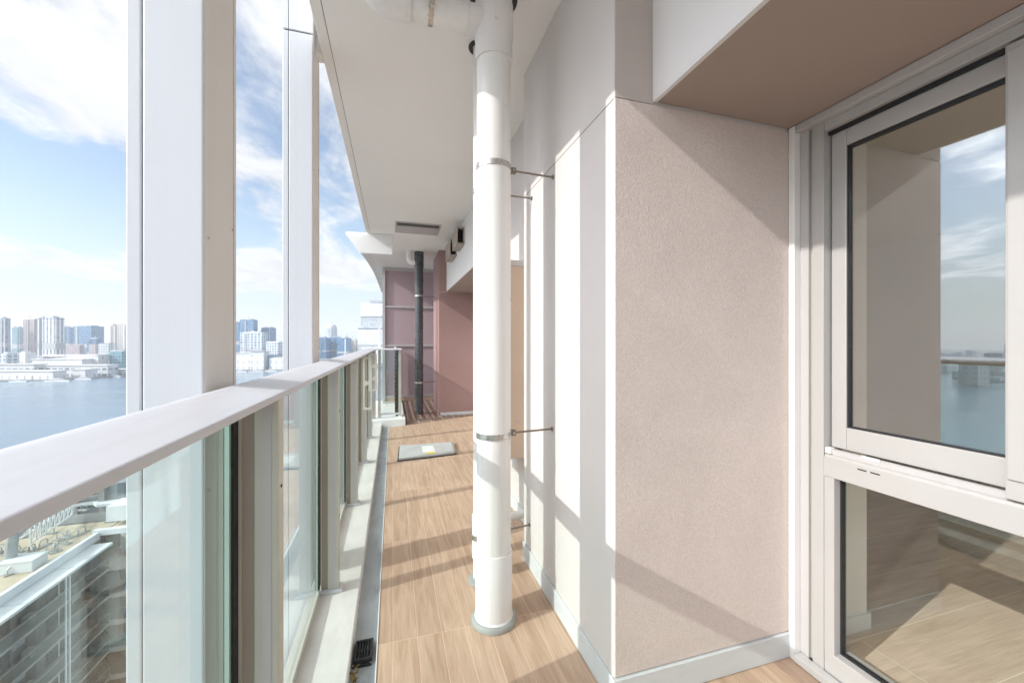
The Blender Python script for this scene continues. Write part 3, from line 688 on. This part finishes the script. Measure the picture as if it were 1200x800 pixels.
for y in (48.3, 48.75, 30, 14): box(X1 + 1.6, X1 + 1.71, y, y + .11, -91, ZR - .96).build('drain_pipe', M['nb_white'], t)

t = thing('apartment_building', (-38, 66, -91.5), 'wing with a rounded corner and dark stepped balconies beyond the sandy roof', 'building')
box(-62, -33.2, 60, 63, -91.5, ZR - .2).build('wall', M['nb_wall'], t)
box(-31.9, -27, 55.5, 56.1, ZR - .25, ZR + .35).build('roof_edge', M['nb_white'], t)
box(-31.0, -27, 56.1, 60, ZR - .25, ZR - .02).build('roof_ledge', M['nb_roof'], t)
box(-31.6, -29.2, 57.2, 60, ZR + .56, ZR + 2.3).build('roof_box', M['nb_white'], t)
MB().tube([(-29.3, 58.6, -91), (-29.3, 58.6, ZR - .3)], 1.5, 32).build('round_wall', M['nb_pink'], t, smooth=True)
for fl in range(8):
    z = ZR - 3.9 - fl * 3.0
    MB().prism([(-33, 60), (-33, 58)] + arc(-29.3, 57.6, 3.0, 200, 340, 10) + [(-25, 60)], z, z + .5).build('balcony_slab', M['nb_pink'], t)
    MB().prism([(-33, 58.4), (-29.8, 54.6), (-24, 54.6), (-24, 54.66), (-29.76, 54.66), (-32.94, 58.44)], z - 5.4, z - 4.3).build('balcony_glass', M['nb_glass'], t)
    box(-33.19, -33.0, 60.1, 62, z + .6, z + 2.6).build('window', M['nb_dark'], t)
MB().prism([(-33, 60), (-33, 59.4), (-25, 59.4), (-25, 60)], -91, ZR - .3).build('recess_wall', M['nb_dark'], t)

t = thing('apartment_tower', (-58, 108, -91.5), 'grey tower with pale balcony lines rising behind the sandy roof', 'building')
M['gt'] = facade('grey tower cladding', (.26, .29, .31), (.10, .13, .15), 3.4, 3.1, .55, .6)
box(-78, -48, 92, 122, -91.5, -25).build('wall', M['gt'], t)
for i in range(7):
    z = -28.4 - i * 3.1
    box(-79, -47.2, 91.2, 92, z, z + .45).build('balcony_band', M['nb_white'], t)
    MB().prism([(-52.2, 91.2), (-51, 89.8), (-47.2, 89.8), (-47.2, 91.2)], z, z + .45).build('balcony_bay', M['nb_white'], t)
for x in (-61, -55.5, -51.6): box(x, x + .9, 91.3, 91.9, -91, -25).build('pillar', M['nb_panel'], t)

t = thing('gondola_frame', (-43, 58, ZR), 'white lattice gondola frame lying on the sandy roof', 'machinery')
pa, pb = at_z(36, 636, ZR + .6), at_z(84, 603, ZR + .6)
ax = (pb - pa); nrm = Vector((-ax.y, ax.x, 0)).normalized()
b = MB()
for s_ in (0, 1.6):
    for h in (0, 1.7): b.tube([pa + nrm * s_ + Vector((0, 0, h)), pb + nrm * s_ + Vector((0, 0, h))], .09, 6)
for i in range(10):
    p0 = pa + ax * (i / 9.0)
    for s_ in (0, 1.6): b.tube([p0 + nrm * s_, p0 + nrm * s_ + Vector((0, 0, 1.7))], .06, 6)
    if i < 9:
        p1 = pa + ax * ((i + 1) / 9.0)
        b.tube([p0, p1 + Vector((0, 0, 1.7))], .05, 6); b.tube([p0 + Vector((0, 0, 1.7)), p0 + nrm * 1.6 + Vector((0, 0, 1.7))], .05, 6)
b.build('lattice', M['nb_white'], t)
b = MB(); b.tube([pb, pb + Vector((.3, .8, 4.0))], .12, 8); b.build('mast', M['nb_white'], t)

p0 = at_z(12, 662, ZR)
t = thing('davit_crane', p0, 'grey jointed davit crane folded on the sandy roof', 'crane')
box(p0.x - .7, p0.x + .7, p0.y - .7, p0.y + .7, ZR - .35, ZR + .5).build('base', M['galv'], t)
MB().tube([p0 + Vector((0, 0, .4)), p0 + Vector((0, .3, 3.6))], .42, 12).build('mast', M['galv'], t)
MB().tube([p0 + Vector((0, .3, 3.4)), p0 + Vector((2.6, 2.2, 5.0)), p0 + Vector((4.4, 3.8, 4.6))], .22, 8).build('jib', M['galv'], t)
MB().tube([p0 + Vector((0, .3, 2.2)), p0 + Vector((1.8, 1.6, 4.4))], .12, 8).build('ram', M['galv'], t)
p0 = at_z(27, 664, ZR)
t = thing('roof_box', p0, 'white equipment box on the sandy roof beside the davit crane', 'box')
box(p0.x - 1.5, p0.x + 1.0, p0.y - .5, p0.y + 1.3, ZR - .35, ZR + .65).build('casing', M['nb_white'], t, bevel=.05)
box(p0.x - 1.55, p0.x + 1.05, p0.y - .55, p0.y + 1.35, ZR + .65, ZR + .75).build('lid', M['nb_white'], t)
first = None
rl = random.Random(5)
for i in range(26):
    u = rl.uniform(2, 104); v = 690 - u * .60 - rl.uniform(6, 48)
    p = at_z(u, v, ZR - .35)
    if not (X0 + 1 < p.x < X1 - .6): continue
    if first is None:
        first = thing('roof_anchor', p, 'small steel roof anchor hoop on the sandy roof', 'anchor', 'roof anchor hoops on the sandy roof')
        hoop = [(-.45, 0, 0), (-.42, 0, .55), (-.25, 0, .75), (.25, 0, .75), (.42, 0, .55), (.45, 0, 0)]
        MB().tube([p + Vector(q) for q in hoop], .06, 8).build('hoop', M['galv'], first)
        box(p.x - .7, p.x + .7, p.y - .25, p.y + .25, p.z, p.z + .12).build('pad', M['nb_panel'], first)
    else:
        c = copy_tree(first); c.location = p; c.rotation_euler.z = rl.uniform(0, 3)

# ------------------------------------------------------------------ the city across the water
def tower(name, cat, label, u0, uf, u1, vtop, d, mat, vbase=None, parts=(), group=None, zb=-92.6):
    """box whose front stands at depth d between pixel columns u0 and uf; its receding side reaches u1"""
    x0, x1 = (u0 - 600) / 466.7 * d, (uf - 600) / 466.7 * d
    xc = abs((uf - 600) / 466.7)
    dep = max(14.0, (u1 - uf) / 466.7 * d / max(xc - (u1 - uf) / 466.7, .2)) if u1 > uf else 30.0
    top = EYE.z + (400 - vtop) / 466.7 * d
    base = Vector((SN * d + CS * (x0 + x1) / 2, CS * d - SN * (x0 + x1) / 2, zb))
    t = thing(name, base, label, cat, group); t.rotation_euler.z = -YAW
    w = x1 - x0; h = top - zb
    def part(nm, m, a0, a1, b0, b1, z0, z1, parent=t):
        o = MB().box(a0, a1, b0, b1, z0, z1)
        me = bpy.data.meshes.new(nm); bmesh.ops.recalc_face_normals(o.b, faces=o.b.faces); o.b.to_mesh(me); o.b.free(); me.materials.append(m)
        ob = bpy.data.objects.new(nm, me); COL.objects.link(ob); ob.parent = parent; return ob
    part('tower_body' if h > 60 else 'body', mat, -w / 2, w / 2, 0, dep, 0, h)
    t['w'] = w
    return t, w, dep, h, part
FM = {}
FM['blue1'] = facade('blue glass tower', (.18, .29, .42), (.06, .16, .30), 3.2, 4, .8, .75, .3)
FM['blue2'] = facade('deep blue glass', (.15, .25, .38), (.06, .15, .28), 2.6, 3.8, .85, .8, .25)
FM['teal'] = facade('teal glass tower', (.20, .33, .38), (.08, .19, .26), 4, 4, .7, .7, .3)
FM['stripe'] = facade('white striped tower', (.66, .66, .67), (.20, .23, .29), 5.2, 3.2, .45, 1, .6, True)
FM['mauve'] = facade('mauve tower', (.44, .38, .40), (.26, .24, .28), 4.5, 3.2, .4, .6, .7)
FM['slate'] = facade('slate striped tower', (.33, .36, .42), (.14, .18, .24), 5.5, 3.2, .5, 1, .6, True)
FM['beige'] = facade('beige tower', (.52, .49, .46), (.26, .27, .30), 4.5, 3.2, .5, .55, .7)
FM['grid'] = facade('white grid offices', (.66, .68, .70), (.18, .26, .36), 4.2, 4, .62, .62, .5)
FM['grid2'] = facade('pale grid offices', (.58, .61, .64), (.20, .27, .36), 6, 4.2, .6, .7, .5)
FM['low'] = facade('low white shed', (.66, .67, .68), (.40, .43, .47), 9, 9, .25, .45, .6)
FM['dock'] = facade('dock shed', (.58, .60, .62), (.22, .26, .30), 8, 7, .7, .4, .6)
FM['pale'] = facade('haze-toned stepped tower', (.70, .745, .79), (.65, .70, .76), 5, 4, .5, .5, .5)  # haze put into the colour: faded walls, low window contrast
M['c_white'] = paint('city white', (.68, .69, .70), .6, 0, .06, .02)
M['c_grey'] = paint('city grey', (.40, .42, .45), .7, 0, .08, .02)
M['c_dark'] = paint('city dark band', (.12, .16, .21), .5)
def T(lbl, u0, uf, u1, vt, d, m, cap=None, pod=None, cat='tower', name='office_tower', bands=()):
    t, w, dep, h, part = tower(name, cat, lbl, u0, uf, u1, vt, d, FM[m])
    if cap: part('roof_plant', M[cap[0]], -w * cap[1], w * cap[1], dep * .2, dep * .8, h - .02, h + cap[2])
    if vt < 400:
        r_ = random.Random(int(u0 * 10 + vt)); a = r_.uniform(-.42, .25) * w
        part('core_strip', M[r_.choice(('c_white', 'c_grey', 'c_dark'))], a, a + w * r_.uniform(.05, .12), -1.6, 0, 0, h - r_.uniform(0, 6))
        for q in range(3):
            x = r_.uniform(-.42, .30) * w; part('roof_unit', M[r_.choice(('c_white', 'c_grey'))], x, x + w * r_.uniform(.05, .16), dep * r_.uniform(.02, .3), dep * r_.uniform(.4, .95), h - .02, h + r_.uniform(2, 5.5))
        x = r_.uniform(-.35, .35) * w; part('mast', M['c_grey'], x, x + 1.3, dep * .4, dep * .4 + 1.3, h, h + r_.uniform(7, 16))
        if h > 90: part('mechanical_floor', M['c_grey'], -w / 2 - .3, w / 2 + .3, -.3, dep + .3, h * r_.uniform(.4, .5), h * .53)
    if pod: part('podium', M[pod[0]], -w * pod[1], w * pod[1], -6, dep + 4, 0, pod[2])
    for z0, z1, s in bands: part('band', M['c_dark'], -w / 2 - s, w / 2 + s, -s, dep + s, h + z0, h + z1)
    return t, w, dep, h, part
T('slate striped tower at the left edge of the skyline', -10, 6, 12, 372.5, 1300, 'slate', ('c_white', .3, 4))
T('teal glass tower between the slate and mauve towers', 14, 23, 28, 383.5, 1750, 'teal', ('c_grey', .3, 5))
T('mauve residential tower beside the white striped tower', 27, 40, 45, 374, 1350, 'mauve', ('c_white', .45, 3))
T('tall white tower with dark vertical stripes, tallest on the left shore', 44, 65, 75.5, 372, 1240, 'stripe', ('c_white', .22, 6), ('c_grey', .6, 10), bands=((-4, -2.2, .4),))
T('narrow blue glass slab just right of the white striped tower', 74, 81, 86, 383, 1850, 'blue1')
T('wide blue grey glass office block with lighter corner', 86, 107, 122, 382, 1650, 'blue1', ('c_grey', .35, 4))
T('dark blue low office block with stepped roof among the towers', 102, 113, 119, 397, 1500, 'blue2', ('c_grey', .3, 5), name='office_block', cat='building')
T('low mauve grey block below the wide blue grey offices', 77, 93, 99, 404, 1450, 'mauve', name='office_block', cat='building')
T('low pinkish block beside the blue white grid block', 104, 112, 117, 403, 1400, 'mauve', name='office_block', cat='building')
T('blue and white gridded mid rise beside the first column', 115, 127, 134, 402, 1380, 'grid', name='office_block', cat='building')
T('slim beige tower left of its twin behind the first column', 129, 135, 139, 381, 1600, 'beige')
T('beige tower half hidden by the first column', 137, 150, 155, 379.5, 1550, 'beige', ('c_white', .3, 3))
T('grey blue glass block at the water beside the first column', 128, 143, 152, 411, 1180, 'teal', ('c_white', .52, 1.5), name='office_block', cat='building')
T('blue tower hidden mostly by the first column, left of the blue pair', 262, 280, 283, 377, 1700, 'blue2')
T('tall blue glass tower, highest between the two columns', 281, 297, 302, 374.5, 1600, 'blue1', ('c_grey', .35, 3))
T('rounded grey white office block in front of the blue glass towers', 281, 307, 314, 389.5, 1420, 'grid2', ('c_white', .4, 2))
T('angular blue glass tower left of the second column', 306, 319, 323.5, 384, 1650, 'blue2', ('c_grey', .4, 4))
T('white gridded office block by the water left of the second column', 312, 326, 332, 400.5, 1400, 'grid', ('c_white', .5, 2))
T('dark blue glass slab right of the second column', 366, 382, 387, 395.5, 1600, 'blue2', ('c_grey', .2, 3))
T('bright cobalt glass block right of the dark blue slab', 387, 397, 400, 395, 1650, 'blue1', ('c_white', .3, 2))
T('wide cobalt glass block nearest the white round tower', 395, 408, 412, 396, 1500, 'blue2')
T('small white block with reddish top beside the cobalt glass blocks', 411, 417, 419, 398, 1700, 'beige', ('c_white', .4, 2))
# round topped white tower
x = at(389, 400, 2100); zt = EYE.z + (400 - 379) / 466.7 * 2100
t = thing('round_tower', (x.x, x.y, -92.6), 'white tower with a rounded top behind the cobalt glass blocks', 'tower')
rr = 26
MB().lathe(x.x, x.y, [(.2, -92.6), (rr, -92.6), (rr, zt - 34), (rr * .93, zt - 20), (rr * .72, zt - 8), (rr * .4, zt - 2), (.2, zt)], 24).build('tower_body', FM['grid2'], t, smooth=True)
MB().tube([(x.x, x.y, zt - 3), (x.x, x.y, zt + 6)], 3, 8).build('mast', M['c_grey'], t)
# haze-toned stepped tower near the end wall
t, w, dep, h, part = T('large haze-toned stepped tower with grey bands beside the mauve end wall', 420, 452, 453, 384, 1700, 'pale', bands=((-6, -1, 1),))
part('upper_block', FM['pale'], -w * .5 + 6.5, w * .5, 8, dep - 6, h - .02, h + 47)
part('band', M['c_grey'], -w * .5 + 5.4, w * .5 - 14, 7, dep - 5, h + 44, h + 49.5)
part('top_block', FM['pale'], -w * .5 + 8.5, w * .5, 13, dep - 10, h + 49.6, h + 109)
part('roof_plant', M['c_grey'], -w * .1, w * .4, 17, dep - 14, h + 109, h + 118)
# terminals and sheds at the waterside
def shed(lbl, u0, u1, vt, d, m, roof='c_white', dep=40, name='terminal_building'):
    t, w, dd, h, part = tower(name, 'building', lbl, u0, u1, u1, vt, d, FM[m])
    part('roof', M[roof], -w / 2 - 2, w / 2 + 2, -3, 33, h - .02, h + 1.2)
    return t, w, h, part
shed('long white terminal with a broad flat roof below the striped tower', 38, 96, 421, 1120, 'low')
shed('long low dock shed at the left water edge', -40, 40, 427, 1060, 'dock')
t, w, h, part = shed('white hall with rounded roof in front of the striped tower', 43, 78, 417.5, 1160, 'low'); part('roof_ridge', M['c_white'], -w * .35, w * .35, 4, 26, h + 1.2, h + 5)
shed('white wharf hall with stair block beside the grey blue glass block', 78, 115, 416, 1150, 'low')
shed('pale two storey ferry hall along the quay', 55, 126, 428, 1075, 'dock')
shed('white quay shed with a long pale roof at the left shore', -60, 62, 435, 985, 'low', 'c_white')
shed('small white gatehouse at the end of the quay', 84, 100, 433, 1030, 'low')
shed('white low ferry office near the first column', 126, 150, 433, 1110, 'dock')
shed('broad white warehouse right of the first column', 262, 294, 413.5, 1340, 'low')
shed('tall blank white store beside the broad white warehouse', 293, 309, 412, 1325, 'low', 'c_grey', name='store_building')
# small buildings crowded along the quay
rq = random.Random(21)
for i in range(26):
    u = rq.uniform(-60, 148) if i < 18 else rq.uniform(262, 334)
    d = (rq.uniform(1040, 1230) if u < 150 else rq.uniform(1330, 1420)) + max(0, (u if u < 150 else 0)) * .9
    wpx = rq.uniform(5, 16); vt = rq.uniform(413, 429)
    t, w, dep, h, part = tower('quay_building', 'building', 'small pale quay building crowded among the white terminals on the far shore', u, u + wpx, u + wpx, vt, d, FM[rq.choice(('low', 'dock', 'grid2', 'beige', 'mauve', 'teal'))], group='small buildings along the far quay')
    part('roof_plant', M[rq.choice(('c_white', 'c_grey'))], -w * .3, w * rq.uniform(-.05, .35), 5, 20, h - .02, h + rq.uniform(1.5, 4))
# boats at the quays
def boat(lbl, u, d, ln):
    p = at(u, 400, d); t = thing('boat', (p.x, p.y, ZW), lbl, 'boat', 'boats moored along the far quay'); t.rotation_euler.z = -YAW + R(6)
    def mk(nm, pts, y0, y1, m):
        b = MB().prism(pts, y0, y1, 'Y'); bmesh.ops.recalc_face_normals(b.b, faces=b.b.faces); me = bpy.data.meshes.new(nm); b.b.to_mesh(me); b.b.free(); me.materials.append(m)
        o = bpy.data.objects.new(nm, me); COL.objects.link(o); o.parent = t
    mk('hull', [(-ln * .46, -.3), (ln * .46, -.3), (ln * .5, 3), (-ln * .52, 2.6)], -3, 3, M['c_white'])
    mk('cabin', [(-ln * .3, 2.8), (ln * .3, 2.8), (ln * .24, 6), (-ln * .28, 6)], -2.3, 2.3, M['c_grey'])
    mk('deck_roof', [(-ln * .22, 6), (ln * .1, 6), (ln * .08, 7.6), (-ln * .2, 7.6)], -2, 2, M['c_white'])
for lbl, u, d, ln in (('white boat moored at the left end of the quay', 22, 945, 38), ('long white ferry moored below the ferry hall', 68, 960, 56), ('white boat moored below the small gatehouse', 98, 1010, 40), ('small white boat beside the first column', 134, 1085, 34),
                      ('white boat right of the first column', 282, 1250, 40), ('grey roofed boat between the two columns', 300, 1262, 46), ('white boat left of the second column', 318, 1280, 36)):
    boat(lbl, u, d, ln)
# unbroken low city behind, one mass
b = MB(); rc = random.Random(11)
for i in range(1500):
    u = rc.choice((rc.uniform(-500, 470), rc.uniform(-4000, -400))); d = rc.uniform(1350, 5200) if u > -450 else rc.uniform(900, 3000)
    if u < -450:
        ang = rc.uniform(R(-150), R(-62)); p = Vector((math.sin(ang) * d * 1.4, math.cos(ang) * d * 1.4, 0))
        if p.x > -1150: continue
    else: p = at(u, 400, d)
    w, q = rc.uniform(12, 45), rc.uniform(12, 40); h = rc.uniform(8, 34) + (rc.random() < .08) * rc.uniform(20, 60) + max(0, d - 2200) * .012
    b.box(p.x - w / 2, p.x + w / 2, p.y - q / 2, p.y + q / 2, -92.6, -92.6 + h)
FM['mass'] = facade('distant low city', (.42, .44, .47), (.20, .24, .30), 7, 5, .5, .5, .7)
o = b.build('distant_city', FM['mass'], base=(0, 0, -92.6)); tag(o, 'unbroken mass of low far off city blocks behind the towers', 'city', kind='stuff')

# ------------------------------------------------------------------ haze over the bay
t = NT('haze'); pv = t.n('ShaderNodeVolumePrincipled'); pv.inputs['Color'].default_value = (.93, .965, 1, 1); pv.inputs['Density'].default_value = 0.00013; pv.inputs['Anisotropy'].default_value = 0.2
t.l(pv.outputs[0], t.out.inputs['Volume'])
o = box(-6600, 6600, -6600, 6600, -96.5, 210).build('haze', t.m, base=(0, 0, -96.5)); o['kind'] = 'stuff'
